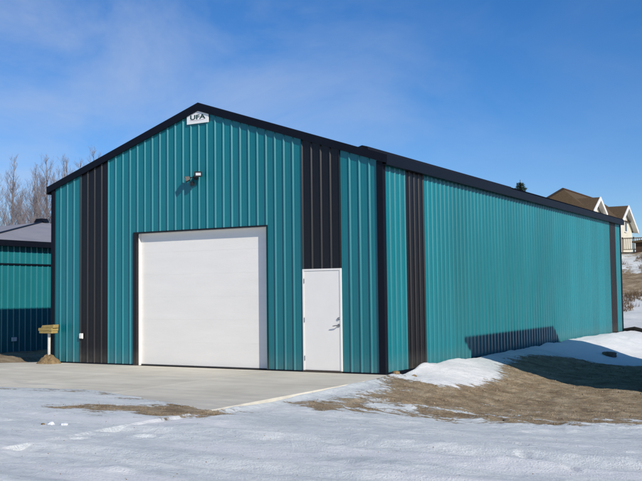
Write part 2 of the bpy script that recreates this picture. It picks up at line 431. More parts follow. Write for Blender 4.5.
PRINTS = [(-1.5, -9.6, .35, 5), (6.3, -8.8, 2.2, 4)]
def terrain(x, y):
    x = np.asarray(x, float); y = np.asarray(y, float)
    big = fbm(x / 9, y / 9, 3, 3)
    n1 = fbm(x / 1.6, y / 0.9, 5, 5)
    n2 = fbm(x / .5, y / .28, 9, 4)
    n3 = fbm(x / .16, y / .12, 13, 3)
    crust = sst(-.05, .18, fbm(x / 1.1, y / .8, 71, 4))
    z = -0.03 + 0.10 * big + 0.05 * n1 + 0.022 * n2 + .016 * n3 * (.4 + crust) + .022 * crust
    # drive snow in front
    fr = sst(-4.8, -7.5, y)
    z = z + fr * (0.02 + 0.03 * n1)
    # grade falls away to the right of the slab
    fall = sst(0.2, 3.0, x) * sst(-7.5, 0.0, y) * (1 - sst(17, 27, y))
    z = z - 0.37 * fall - .05 * sst(.2, .5, x) * sst(-7.5, -5.5, y) * (1 - sst(0, 2, y))
    # snow bank along the long wall
    B = interp(y, [-1, .2, .8, 1.3, 2.2, 3.2, 4.6, 6.2, 8.5, 12, 15, 18, 22, 26], [0, 0, .04, .11, .10, .05, .02, .05, .11, .06, .03, .03, .04, 0])
    wd = interp(y, [0, 2, 5, 9, 22], [1.1, 1.2, .95, 1.3, 1.9])
    bank = (B + .05) * np.exp(-(np.maximum(x, 0) / wd) ** 2) * sst(.2, 1.2, y) * (1 - sst(22, 27, y))
    z = z + np.where(x > -.3, bank * (1 + .8 * n1), 0)
    # rounded lip of the near bank
    z = z + 0.06 * np.exp(-((x - 1.1) / .75) ** 2 - ((y - .1) / .8) ** 2)
    # ploughed ridge further back, catching the sun
    z = z + 0.14 * np.exp(-((x - 1.2) / 1.0) ** 2 - ((y - 15.5) / 3.0) ** 2) * (1 + n1)
    # dirt clods at the corner
    z = z + 0.07 * np.exp(-((x - .42) / .28) ** 2 - ((y + .25) / .3) ** 2) * (1 + 2 * n2)
    z = z + 0.05 * np.exp(-((x - 1.8) / 1.3) ** 2 - ((y + 2.4) / .9) ** 2)
    soil = sst(.3, 1.0, x) * sst(-5.0, -3.2, y) * (1 - sst(8, 10, y)) * (1 - .85 * np.exp(-((x - .9) / .7) ** 2) * sst(-.8, .4, y))
    z = z + soil * (.028 * n2 + .035 * n3 + .03 * np.maximum(0, fbm(x / .22, y / .22, 83, 3)) * 2)
    # wheel ruts crossing the foreground
    for k, (cc, sl) in enumerate(((-8.3, .10), (-9.9, .12), (-11.3, .05))):
        d = y - (cc + sl * x + .15 * np.sin(x * .7 + k))
        z = z - 0.035 * np.exp(-(d / .16) ** 2) + 0.018 * np.exp(-((np.abs(d) - .3) / .12) ** 2)
    # boot prints
    for fx0, fy0, hd, cnt_ in PRINTS:
        for k in range(cnt_):
            cx_ = fx0 + math.cos(hd) * .72 * k - math.sin(hd) * .11 * (-1) ** k; cy_ = fy0 + math.sin(hd) * .72 * k + math.cos(hd) * .11 * (-1) ** k
            u = (x - cx_) * math.cos(hd) + (y - cy_) * math.sin(hd); v = -(x - cx_) * math.sin(hd) + (y - cy_) * math.cos(hd)
            q = (u / .13) ** 2 + (v / .055) ** 2
            z = z - .028 * np.exp(-q * q) + .007 * np.exp(-((np.sqrt(q) - 1.5) / .35) ** 2)
    # hidden below slab
    fe = front_edge(x) + .35 * n1 + .2 * n2
    ins = sst(0, .25, SLAB_R + .05 + .05 * n2 - x) * sst(0, .5, y - fe) * sst(0, .3, x + 11.6)
    under = -0.10 + .04 * n1
    # lens of snow that thins out over the front of the slab
    over = 0.012 + 0.02 * n1 + .010 * n2
    lens = sst(1.6, 0, y - fe) * sst(-7.2, -6.2, y)
    zz = z * (1 - ins) + under * ins
    near_front = sst(1.0, -0.6, y - fe) * (x < SLAB_R + .1) * (x > -12)
    zz = np.where((x < SLAB_R + .1) & (x > -12) & (y < fe + .2), np.maximum(zz, 0.010 + .012 * n2 + .02 * sst(0, -1, y - fe)), zz)
    # footprint of the shop, flat below its floor
    foot = (x > -9.2) & (x < -.05) & (y > .1) & (y < 21.1)
    zz = np.where(foot, -0.12, zz)
    # distance: shelf rising to a hill behind
    hill = 4.25 * sst(29, 47, y + .12 * x) * sst(-55, -22, x) + .9 * sst(50, 120, y)
    hill = hill + sst(32, 44, y) * (.5 * fbm(x / 4, y / 3, 21, 5) + .25 * fbm(x / 1.2, y / 1.2, 25, 3))
    zz = zz + hill
    far = sst(80, 400, np.hypot(x, y))
    return zz + far * 2.0 * fbm(x / 120, y / 120, 33, 3)

def poly_mask(x, y, poly, soft):
    # signed distance style soft polygon mask
    P = np.array(poly, float); n = len(P)
    inside = np.zeros(x.shape, bool); d = np.full(x.shape, 1e9)
    for i in range(n):
        x0, y0 = P[i]; x1, y1 = P[(i + 1) % n]
        c = ((y0 > y) != (y1 > y))
        with np.errstate(divide='ignore', invalid='ignore'):
            xi = (x1 - x0) * (y - y0) / (y1 - y0 if y1 != y0 else 1e-9) + x0
        inside ^= c & (x < xi)
        t = np.clip(((x - x0) * (x1 - x0) + (y - y0) * (y1 - y0)) / ((x1 - x0) ** 2 + (y1 - y0) ** 2), 0, 1)
        d = np.minimum(d, np.hypot(x - x0 - t * (x1 - x0), y - y0 - t * (y1 - y0)))
    sd_ = np.where(inside, d, -d)
    return np.clip(.5 + sd_ / soft, 0, 1)

def cover(x, y):
    s = np.ones(x.shape) * 1.35
    # bare dirt and dead grass right of the slab
    dirt = poly_mask(x, y, [(0.22, -.75), (.40, -.3), (.77, -.40), (1.17, -.40), (1.43, -.1), (1.55, .76), (1.6, 1.76), (1.5, 2.6), (1.15, 3.4), (.85, 4.9), (.75, 6.3), (1.0, 7.1),
                            (1.45, 8.3), (2.15, 8.7), (3.05, 9.5), (6, 10), (14, 9), (14, -1), (5.4, -.9), (4.6, -1.75), (4.1, -2.35), (3.4, -2.2), (2.8, -2.3), (2.3, -2.65), (1.8, -2.95), (1.4, -3.0), (1.05, -2.9), (.9, -2.2), (.7, -1.5)], .8)
    s = s - (1.45 - 1.6 * np.maximum(0, fbm(x / 1.1, y / .6, 95, 4)) * sst(.5, -1.5, y)) * dirt
    # scuffed band between dirt and packed snow
    mix = poly_mask(x, y, [(.6, -2.9), (1.2, -2.8), (2.4, -2.3), (5.0, -.7), (13, -1.0), (13, -3.4), (5.6, -2.9), (4.6, -3.7), (3.7, -4.3), (2.4, -4.5), (1.7, -4.8), (.8, -5.6), (.6, -7.6), (-.8, -7.4), (.25, -5.4)], 1.4)
    s = s - (.88 + 1.5 * fbm(x / .8, y / .4, 61, 4)) * mix * (1 - dirt)
    # thin brown strip in front of the slab
    a = poly_mask(x, y, [(-2.6, -7.05), (-2.35, -6.6), (-1.2, -6.2), (-.4, -6.4), (.15, -6.6), (.0, -6.95), (-.7, -6.95), (-1.7, -7.3)], .45)
    s = s - (1.02 - .7 * fbm(x / .7, y / .3, 97, 3)) * a
    fe_ = front_edge(x) + .35 * fbm(x / 1.6, y / 0.9, 5, 5)
    s = s - .72 * np.exp(-((y - fe_) / .42) ** 2) * (x < .6) * (x > -12)
    # strip between the neighbours
    b = poly_mask(x, y, [(-14.4, -.9), (-10.6, -.9), (-9.9, -.3), (-9.2, -.3), (-9.2, 24), (-14.4, 24)], .4)
    s = s - 1.6 * b
    # hill: grass showing through
    h = sst(33, 41, y)
    s = s - h * (.85 + 2.2 * fbm(x / 1.6, y / 2.4, 41, 5))
    st = np.exp(-((y - 38.5) / 1.8) ** 2) * (x > -8)
    s = s - .9 * st
    cl = poly_mask(x, y, [(0, .5), (.6, .2), (1.5, -1.2), (2.3, -.6), (2.3, .4), (1.4, 2.5), (0, 4.5)], .6)
    cl = np.maximum(cl, sst(7.6, 9.2, y) * (x > 0) * (y < 30) * .9)
    str_ = sst(.06, .20, fbm(x / 2.6, y / .55, 51, 4)) * (y < -6.5)
    strA = poly_mask(x, y, [(-1.9, -7.5), (-.6, -7.6), (1.0, -7.0), (1.3, -7.3), (0, -7.9), (-1.6, -7.9)], .35)
    cl = np.clip(np.maximum(cl, np.maximum(.75 * str_, .9 * strA)), 0, 1)
    return s, cl

def build_ground():
    def axis(lo, hi, fine0, fine1, step, g):
        a = list(np.arange(fine0, fine1 + 1e-6, step)); s = step; v = fine1
        while v < hi: s *= g; v += s; a.append(min(v, hi))
        s = step; v = fine0; left = []
        while v > lo: s *= g; v -= s; left.append(max(v, lo))
        return np.array(left[::-1] + a)
    xs = axis(-3000, 3000, -4.5, 7.0, .034, 1.032)
    ys = axis(-3000, 4000, -12.2, 1.0, .034, 1.017)
    X, Y = np.meshgrid(xs, ys)
    Z = terrain(X, Y); S, CL = cover(X, Y)
    nx, ny = len(xs), len(ys)
    co = np.stack([X, Y, Z], -1).reshape(-1, 3)
    i = np.arange(nx - 1); j = np.arange(ny - 1)
    I, J = np.meshgrid(i, j); b0 = (J * nx + I).ravel()
    F = np.stack([b0, b0 + 1, b0 + nx + 1, b0 + nx], -1)
    me = bpy.data.meshes.new('ground')
    me.vertices.add(len(co)); me.vertices.foreach_set('co', co.ravel())
    me.loops.add(F.size); me.loops.foreach_set('vertex_index', F.ravel())
    me.polygons.add(len(F)); me.polygons.foreach_set('loop_start', np.arange(0, F.size, 4))
    me.polygons.foreach_set('loop_total', np.full(len(F), 4))
    me.update(); me.validate()
    me.polygons.foreach_set('use_smooth', [True] * len(F))
    for nm, A in (('snow', S), ('clean', CL)):
        at = me.attributes.new(nm, 'FLOAT', 'POINT'); at.data.foreach_set('value', A.ravel().astype(np.float32))
    me.materials.append(M_ground)
    o = bpy.data.objects.new('ground', me); C.objects.link(o)
    tag(o, kind='structure')
    print('ground', nx, ny)
build_ground()
def gz(x, y): return float(terrain(np.array([x]), np.array([y]))[0])

# concrete apron: separate pours with tooled joints
ap = MB()
xs_ = [-11.5, -8.6, -5.65, -2.7, SLAB_R]; ys_ = [-6.6, -3.25, -0.012]
for i in range(4):
    for j in range(2):
        y1 = ys_[j + 1]
        if i == 0 and j == 1:
            ap.prism([(xs_[0], ys_[1] + .004), (xs_[1] - .004, ys_[1] + .004), (xs_[1] - .004, y1), (-9.62, y1 - .02), (-10.6, -.85), (xs_[0], -1.0)], -.14, 0.0, 'z')
        else:
            ap.prism([(xs_[i] + .004, ys_[j] + .004), (xs_[i + 1] - .004, ys_[j] + .004), (xs_[i + 1] - .004, y1 - .004 * (j == 0)), (xs_[i] + .004, y1 - .004 * (j == 0))], -.14, 0.0, 'z')
apron = ap.build('pavement', M_conc, bevel=0.006)
tag(apron, kind='structure')

# ------------------------------------------------------------------ main building
W, H, LEN, RZ = 9.30, 4.30, 21.2, 6.03
SL = (RZ - 4.47) / (W / 2)
def roofz(x): return RZ - SL * abs(x + W / 2)
shop = empty('metal_shop_building', (0, 0, 0))
tag(shop, 'large teal ribbed steel shop with black trim, black accent strips and white doors', 'building')
PITCH = .2297; RIB0 = -.985
ztop = lambda s: roofz(s) - .10
OD0, OD1, ODH = -6.51, -2.82, 3.11
MD0, MD1, MDH = -1.905, -.965, 2.16
w = MB()
for a, b, zb in ((-9.22, -8.335, .02), (-7.43, OD0, .02), (OD0, OD1, ODH), (OD1, MD0, .02), (MD1, -.11, .02)):
    sheet(w, 'x', a, b, zb, ztop, RIB0, PITCH)
w.build('front_wall', M_teal, shop, fixn=False)
for a, b, zb in ((-8.335, -7.43, .02), (MD0, MD1, MDH)):
    q = MB(); sheet(q, 'x', a, b, zb, ztop, RIB0, PITCH); q.build('accent_panel', M_black, shop, fixn=False)
SP = .240; SR0 = .10
w = MB()
for a, b in ((.10, 1.06), (2.02, 19.30), (20.26, 21.10)):
    sheet(w, 'y', a, b, .02, 4.36, SR0, SP)
w.build('side_wall', M_teal, shop, fixn=False)
for a, b in ((1.06, 2.02), (19.30, 20.26)):
    q = MB(); sheet(q, 'y', a, b, .02, 4.36, SR0, SP); q.build('accent_panel', M_black, shop, fixn=False)
w = MB(); sheet(w, 'y', .10, 21.10, .02, 4.36, SR0, SP, base=-W, sign=-1, sub=False)
w.build('side_wall', M_teal, shop, fixn=False)
w = MB(); sheet(w, 'x', -9.22, -.08, .02, ztop, RIB0, PITCH, base=LEN, sign=-1, sub=False)
w.build('rear_wall', M_teal, shop, fixn=False)
# inner shell that closes the sheets (set back from the door recess)
w = MB()
w.prism([(-9.25, .0), (-.05, .0), (-.05, 4.2), (-4.65, 5.75), (-9.25, 4.2)], .32, LEN - .05)
w.build('inner_shell', M_lampblk, shop)
# base trim
w = MB()
for a, b in ((-9.30, OD0 - .004), (OD1 + .004, MD0 - .01), (MD1 + .01, 0.0)):
    w.box((a, -.028, -.005), (b, -.004, .03))
w.box((.004, .0, -.10), (.028, LEN, .035))
w.build('base_trim', M_trim, shop)
# corner trims
for name, a, b, c, d in (('corner_trim', -.115, .032, -.032, .10), ('corner_trim', -9.332, -9.215, -.032, .10),
                         ('corner_trim', -.115, .032, 21.09, 21.232), ('corner_trim', -9.332, -9.215, 21.09, 21.232)):
    q = MB(); q.box((a, c, -.01), (b, d, 4.33)); q.build(name, M_trim, shop, bevel=.006)
# roof
OH = .13
for sgn in (-1, 1):
    xe = -W / 2 + sgn * (W / 2 + OH)
    q = MB()
    x0, x1 = (-W / 2, xe)
    n = 92; ys2 = np.linspace(-.05, LEN + .06, n)
    # ribbed roof sheet
    vs = []; fs = []
    k = 0; yv = []
    y = -.05
    while y < LEN + .06:
        for dy, h in ((0, 0), (.19, 0), (.205, .02), (.225, .02)):
            yv.append((min(y + dy, LEN + .06), h))
        y += .24
    for yy, h in yv:
        for xx in (x0, x1):
            vs.append((xx, yy, roofz(xx) - .03 + h))
    for i in range(len(yv) - 1):
        fs.append((2 * i, 2 * i + 1, 2 * i + 3, 2 * i + 2))
    q.add(vs, fs)
    q.slab([(x0, -.04, roofz(x0) - .05), (x1, -.04, roofz(x1) - .05), (x1, LEN + .05, roofz(x1) - .05), (x0, LEN + .05, roofz(x0) - .05)], -.06 * sgn if False else .03)
    q.build('roof', M_roof, shop, fixn=False)
    # rake trims, front and rear
    for y0, y1 in ((-.075, -.035), (LEN + .035, LEN + .075)):
        q = MB()
        ru = .09 if y0 > 1 else 0.0
        q.prism([(x0, roofz(x0) + ru), (x1, roofz(x1) + ru * .4), (x1, roofz(x1) - .165), (x0, roofz(x0) - .185)], y0, y1)
        q.build('rake_trim', M_trim, shop, bevel=.004)
    q = MB()
    xo = xe
    q.box((min(xo, xo + sgn * .028), -.075, roofz(xe) - .20), (max(xo, xo + sgn * .028), LEN + .075, roofz(xe) + .005))
    q.box((min(-W / 2 + sgn * (W / 2 + .026), xo), -.06, roofz(xe) - .195), (max(-W / 2 + sgn * (W / 2 + .026), xo), LEN + .06, roofz(xe) - .185))
    q.build('eave_trim', M_trim, shop, bevel=.004)
# ridge vent (starts part way back)
q = MB()
q.prism([(-W / 2 - .22, RZ - .06), (-W / 2 - .20, RZ + .04), (-W / 2, RZ + .095), (-W / 2 + .20, RZ + .04), (-W / 2 + .22, RZ - .06)], 8.0, LEN + .02)
q.build('ridge_vent', M_roof, shop, bevel=.008)
q = MB()
q.prism([(-W / 2 - .16, roofz(-W / 2 - .16) - .01), (-W / 2, RZ + .012), (-W / 2 + .16, roofz(-W / 2 + .16) - .01), (-W / 2, RZ - .05)], -.05, 8.0)
q.build('ridge_cap', M_roof, shop)

# overhead door
D = .125
od = MB()
nsec = 6; x0, x1 = OD0 + .015, OD1 - .015
zs = np.linspace(.03, ODH + .06, nsec + 1)
for i in range(nsec):
    a, b = zs[i] + .0003, zs[i + 1] - .0003
    od.prism([(D + .0014, a), (D, a + .003), (D, b - .003), (D + .0014, b), (D + .05, b), (D + .05, a)], x0, x1, 'x')
odo = od.build('overhead_door', M_door, shop)
MB().box((x0, D + .002, 0.002), (x1, D + .04, .03)).build('bottom_seal', M_seal, odo)
q = MB().box((OD0 - .10, -.030, -.003), (OD0 + .004, .045, ODH + .0)); q.build('door_trim', M_black, shop)
q = MB().box((OD1 - .004, -.022, -.003), (OD1 + .028, .045, ODH)); q.build('door_trim', M_black, shop)
q = MB().box((OD0 - .10, -.026, ODH + .002), (OD1 + .028, .045, ODH + .035)); q.build('door_trim', M_black, shop)
q = MB().box((OD0 - .05, .047, 0), (OD0 + .012, D + .06, ODH)); q.build('door_jamb', M_jamb, shop)
q = MB().box((OD1 - .012, .047, 0), (OD1 + .05, D + .06, ODH)); q.build('door_jamb', M_jamb, shop)
q = MB().box((OD0 - .05, .047, ODH - .01), (OD1 + .05, D + .06, ODH + .06)); q.build('door_jamb', M_jamb, shop)
# dark interior lip behind the openings
# entry door
ed = MB().box((MD0 + .043, -.018, .045), (MD1 - .043, .055, MDH - .043)).build('entry_door', M_white, shop, bevel=.003)
fr = MB()
fr.box((MD0, -.028, .02), (MD0 + .04, .08, MDH)); fr.box((MD1 - .04, -.028, .02), (MD1, .08, MDH)); fr.box((MD0 + .04, -.028, MDH - .04), (MD1 - .04, .08, MDH))
fr.build('door_frame', M_white, shop, bevel=.003)
MB().box((MD0, -.05, 0.004), (MD1, .06, .04)).build('threshold', mat("dark_bronze_sill", (.06, .045, .035), .5), shop, bevel=.004)
for z in (.29, 1.09, 1.91):
    hb = MB(); hb.tube([(MD0 + .043, -.030, z - .05), (MD0 + .043, -.030, z + .05)], [.008, .008], 8)
    hb.build('hinge', M_steel, ed)
lv = MB()
lv.tube([(-1.03, -0.018, .98), (-1.03, -0.034, .98)], [.034, .034], 14)
lv.tube([(-1.03, -0.030, .98), (-1.03, -0.080, .98)], [.011, .011], 8)
lv.tube([(-1.03, -0.078, .98), (-1.09, -0.082, .975), (-1.15, -0.076, .965)], [.012, .011, .009], 8)
lv.build('handle', M_steel, ed, smooth=False)
dbm = MB(); dbm.tube([(-1.03, -0.018, 1.12), (-1.03, -0.042, 1.12)], [.032, .027], 14); dbm.tube([(-1.03, -0.042, 1.12), (-1.03, -0.050, 1.12)], [.013, .011], 10)
dbm.build('deadbolt', M_steel, ed)

# outlet box by the left accent strip
ob = empty('outlet_box', (-8.27, -.02, .67)); tag(ob, 'small white weatherproof outlet box low on the left black strip', 'outlet box')
MB().box((-.05, -.035, -.065), (.05, -.002, .065)).build('housing', M_white, ob, bevel=.006)
MB().box((-.042, -.052, -.055), (.042, -.0355, .055)).build('cover', M_white, ob, bevel=.006)

# gable sign
sg = empty('company_sign', (-4.66, -.030, 5.56)); tag(sg, 'white five-sided UFA sign fixed under the gable peak', 'sign')
MB().prism([(-.31, 0), (.31, 0), (.31, .225), (0, .335), (-.31, .225)], -.014, 0).build('sign_board', M_sign, sg, bevel=.002)
def text_mesh(txt, size, sx, loc, M, parent, name, ext=.002):
    cu = bpy.data.curves.new(name, 'FONT'); cu.body = txt; cu.size = size; cu.align_x = 'CENTER'; cu.extrude = ext; cu.offset = .0035
    t = bpy.data.objects.new(name, cu); C.objects.link(t)
    dg = bpy.context.evaluated_depsgraph_get(); dg.update()
    me = bpy.data.meshes.new_from_object(t.evaluated_get(dg))
    C.objects.unlink(t); bpy.data.objects.remove(t)
    me.name = name; me.materials.clear(); me.materials.append(M)
    o = bpy.data.objects.new(name, me); C.objects.link(o); o.parent = parent
    o.location = loc; o.rotation_euler = (math.pi / 2, 0, 0); o.scale = (sx, 1, 1)
    return o
text_mesh("UFA", .145, 1.62, (0, -.0165, .098), M_ink, sg, 'lettering')
arc = MB()
pts = [(-.22 + .44 * i / 12, .088 - .018 * math.sin(math.pi * i / 12)) for i in range(13)]
for i in range(12):
    a, b = pts[i], pts[i + 1]
    arc.prism([(a[0], a[1] - .004), (b[0], b[1] - .004), (b[0], b[1] + .004), (a[0], a[1] + .004)], -.0175, -.0145)
arc.build('emblem_line', M_inkr, sg)

# twin-head flood light
fl = empty('flood_light', (-4.72, -.022, 4.33)); tag(fl, 'black twin-head flood light with motion sensor on the gable', 'wall light')
MB().tube([(0, 0, 0), (0, -.045, 0)], [.062, .055], 16).build('mounting_plate', M_lampblk, fl)
def head(dx, dz, yaw, pit):
    dvec_ = Vector((math.sin(yaw) * math.cos(pit), -math.cos(yaw) * math.cos(pit), math.sin(pit)))
    c0 = Vector((dx, -.10, dz))
    MB().tube([(0, -.04, 0), (dx * .5, -.075, dz * .3), c0], [.013, .013, .016], 8).build('arm', M_lampblk, fl)
    h = MB()
    rt = dvec_.cross(Vector((0, 0, 1))).normalized(); up = rt.cross(dvec_)
    def ringbox(c, hw, hh): return [c + rt * a * hw + up * b * hh for a, b in ((-1, -1), (1, -1), (1, 1), (-1, 1))]
    A = ringbox(c0 - dvec_ * .03, .055, .04); B_ = ringbox(c0 + dvec_ * .085, .092, .065)
    h.add(A + B_, [(3, 2, 1, 0), (4, 5, 6, 7), (0, 1, 5, 4), (1, 2, 6, 5), (2, 3, 7, 6), (3, 0, 4, 7)])
    ho = h.build('lamp_head', M_lampblk, fl, bevel=.008)
    l_ = MB(); A = ringbox(c0 + dvec_ * .087, .058, .030); B_ = ringbox(c0 + dvec_ * .093, .056, .028)
    l_.add(A + B_, [(3, 2, 1, 0), (4, 5, 6, 7), (0, 1, 5, 4), (1, 2, 6, 5), (2, 3, 7, 6), (3, 0, 4, 7)])
    l_.build('lens', M_lens, ho)
head(.145, .055, .55, -.22)
head(-.135, -.03, -.9, -.30)
sb = MB(); sb.tube([(0, -.04, 0), (-.03, -.07, -.08), (-.05, -.075, -.12)], [.012, .012, .012], 8); sb.box((-.085, -.12, -.20), (-.015, -.045, -.115))
sb.build('motion_sensor', M_lampblk, fl, bevel=.004)

# ------------------------------------------------------------------ post at the left corner
up_ = empty('utility_post', (-9.10, -.30, 0)); tag(up_, 'white post topped with a tan wooden block, at the left corner of the shop', 'post')
MB().tube([(0, 0, -.05), (0.005, 0, .78)], [.036, .036], 12).build('post', mat('weathered_white_post', (.56, .54, .49), .7, 0, .3, .2, 6), up_, smooth=False)
bk = MB(); bk.box((-.23, -.11, .74), (.20, .10, .80)); bk.box((-.25, -.12, .802), (.21, .11, .87)); bk.prism([(-.19, .872), (.24, .872), (.25, .955), (-.15, .935)], -.09, .085)
bk.build('wooden_block', M_wood, up_, bevel=.008)
def mound(name, cx, cy, rx, ry, h, M, seed, label, cat, group=None):
    mb = MB(); n, k = 26, 10; r_ = random.Random(seed)
    lob = [r_.uniform(.8, 1.2) for _ in range(n)]
    vs = [(cx, cy, gz(cx, cy) + h)]
    for i in range(1, k + 1):
        t = i / k
        for j in range(n):
            a = 2 * math.pi * j / n
            q = lob[j] * .5 + (lob[(j + 1) % n] + lob[j - 1]) * .25
            x = cx + math.cos(a) * rx * t * q; y = cy + math.sin(a) * ry * t * q
            base = max(gz(x, y), 0.0) if h > .05 and x < .2 else gz(x, y)
            vs.append((x, y, base + h * (1 - t * t) ** 1.2 * (1 + .25 * r_.uniform(-1, 1)) - .02 * t * t))
    fs = [(0, 1 + j, 1 + (j + 1) % n) for j in range(n)]
    for i in range(k - 1):
        for j in range(n):
            fs.append((1 + i * n + j, 1 + (i + 1) * n + j, 1 + (i + 1) * n + (j + 1) % n, 1 + i * n + (j + 1) % n))
    mb.add(vs, fs)
    o = mb.build(name, M, smooth=True); tag(o, label, cat, group); return o
mound('dirt_mound', -9.10, -.30, .38, .26, .19, M_dirt, 3, 'small brown dirt mound round the foot of the white post', 'dirt mound')

# ------------------------------------------------------------------ neighbouring shed (hip roof)
nb_ = empty('neighbouring_shed', (-14.15, 1.8, 0)); tag(nb_, 'low teal steel shed with a grey hipped roof, left of the shop', 'building')
NX, NY, NL = 12.8, 0.0, 16.4
q = MB(); sheet(q, 'y', .05, NL, -.15, 3.22, .1, .229); sheet(q, 'x', -NX, -.05, -.15, 3.22, .1, .229)
sheet(q, 'y', .05, NL, -.15, 3.22, .1, .229, base=-NX, sign=-1, sub=False); sheet(q, 'x', -NX, -.05, -.15, 3.22, .1, .229, base=NL, sign=-1, sub=False)
q.build('wall', M_nteal, nb_, fixn=False)
MB().box((-NX + .05, .05, -.1), (-.06, NL - .05, 3.1)).build('inner_shell', M_lampblk, nb_)
q = MB(); q.box((.024, .06, 2.63), (.05, NL, 2.675)); q.build('wall_trim', M_trim, nb_)
q = MB(); q.box((-.06, -.05, -.1), (.04, .06, 3.22)); q.build('corner_trim', M_trim, nb_)
wr = 6.3; kk = 1.3; mm_ = .2; e = .25
ez = 3.36
c1, c2, c3, c4 = (e, -e, ez), (-NX - e, -e, ez), (-NX - e, NL + e, ez), (e, NL + e, ez)
P1 = (e - wr - .25, -e + kk * (wr + .25), ez + mm_ * (wr + .25)); P2 = (-NX - e + wr - .02, P1[1], P1[2])
q = MB(); q.add([c1, c2, c3, c4, P1, P2], [(0, 4, 5, 1), (1, 5, 2), (2, 5, 4, 3), (3, 4, 0)]); rf = q.build('roof', M_groof, nb_, fixn=True)
q = MB()
q.box((e - .02, -e, ez - .17), (e + .01, NL + e, ez + .01)); q.box((-NX - e, -e - .01, ez - .17), (e - .022, -e + .02, ez + .01))
q.box((.03, -.02, ez - .165), (e - .022, NL + e, ez - .15))
q.build('fascia', M_trim, nb_)
q = MB(); q.tube([Vector(c1) + Vector((0, 0, .015)), Vector(P1) + Vector((0, 0, .02))], [.035, .035], 6); q.build('hip_cap', M_trim, nb_)
q = MB(); q.tube([Vector(P1) + Vector((0, 0, .02)), Vector(P2) + Vector((0, 0, .02))], [.03, .03], 6); q.build('ridge_cap', M_groof, nb_)
q = MB(); p = Vector(P1); q.prism([(p.x - .35, p.z + .0), (p.x + .25, p.z - .02), (p.x + .12, p.z + .15), (p.x - .22, p.z + .15)], p.y - .15, p.y + .15)
q.build('roof_vent', M_trim, nb_, bevel=.01)
ns_ = MB().box((.03, 3.0 - 1.8 - .06, .30), (.06, 3.12 - 1.8, .42)); ns_.build('outlet_box', M_white, nb_)

# ------------------------------------------------------------------ shed off to the right whose shadow crosses the bank
s2 = empty('storage_building', (5.0, 2.34, 0)); tag(s2, 'teal steel storage building right of the yard, casting the shadow on the bank', 'building')
SW, SLn, SH = 2.3, 6.9, 3.80
zb2 = -.5
q = MB(); sheet(q, 'y', .0, SLn, zb2, SH, .1, .229, base=0, sign=-1); sheet(q, 'y', 0, SLn, zb2, SH, .1, .229, base=SW, sign=1)
gzt = lambda s: SH + .3 * (SW / 2 - abs(s - SW / 2))
sheet(q, 'x', 0, SW, zb2, gzt, .1, .229, base=0, sign=1); sheet(q, 'x', 0, SW, zb2, gzt, .1, .229, base=SLn, sign=-1)
q.build('wall', M_teal, s2, fixn=False)
MB().prism([(.03, zb2), (SW - .03, zb2), (SW - .03, SH - .05), (SW / 2, SH + .28), (.03, SH - .05)], .03, SLn - .03).build('inner_shell', M_lampblk, s2)
q = MB()
q.prism([(-.1, SH - .07), (SW / 2, SH + .33), (SW + .1, SH - .07), (SW + .1, SH + .03), (SW / 2, SH + .43), (-.1, SH + .03)], -.42, SLn + .05)
q.build('roof', M_groof, s2)
for a, b in ((-.03, 0.0), (SW, SW + .03)):
    for c in (-.03, SLn):
        MB().box((min(a, b) - .005, c - .03, zb2), (max(a, b) + .005, c + .06, SH - .08)).build('corner_trim', M_trim, s2)

# ------------------------------------------------------------------ house on the hill
HZ = 3.2
hs_ = empty('hill_house', (-8.2, 42.4, HZ)); tag(hs_, 'cream house with brown shingled roof and white gables on the hill', 'house')
hx, hy = 8.2, -42.4
def HP(x, y, z): return (x + 8.2, y - 42.4, z - HZ)
# body
q = MB(); q.add([], [])
def hbox(mb, a, b): mb.box(HP(*a), HP(*b))
q = MB(); hbox(q, (-10.6, 42.3, 2.5), (-6.6, 53.6, 6.7)); q.build('wall', M_stucco, hs_)
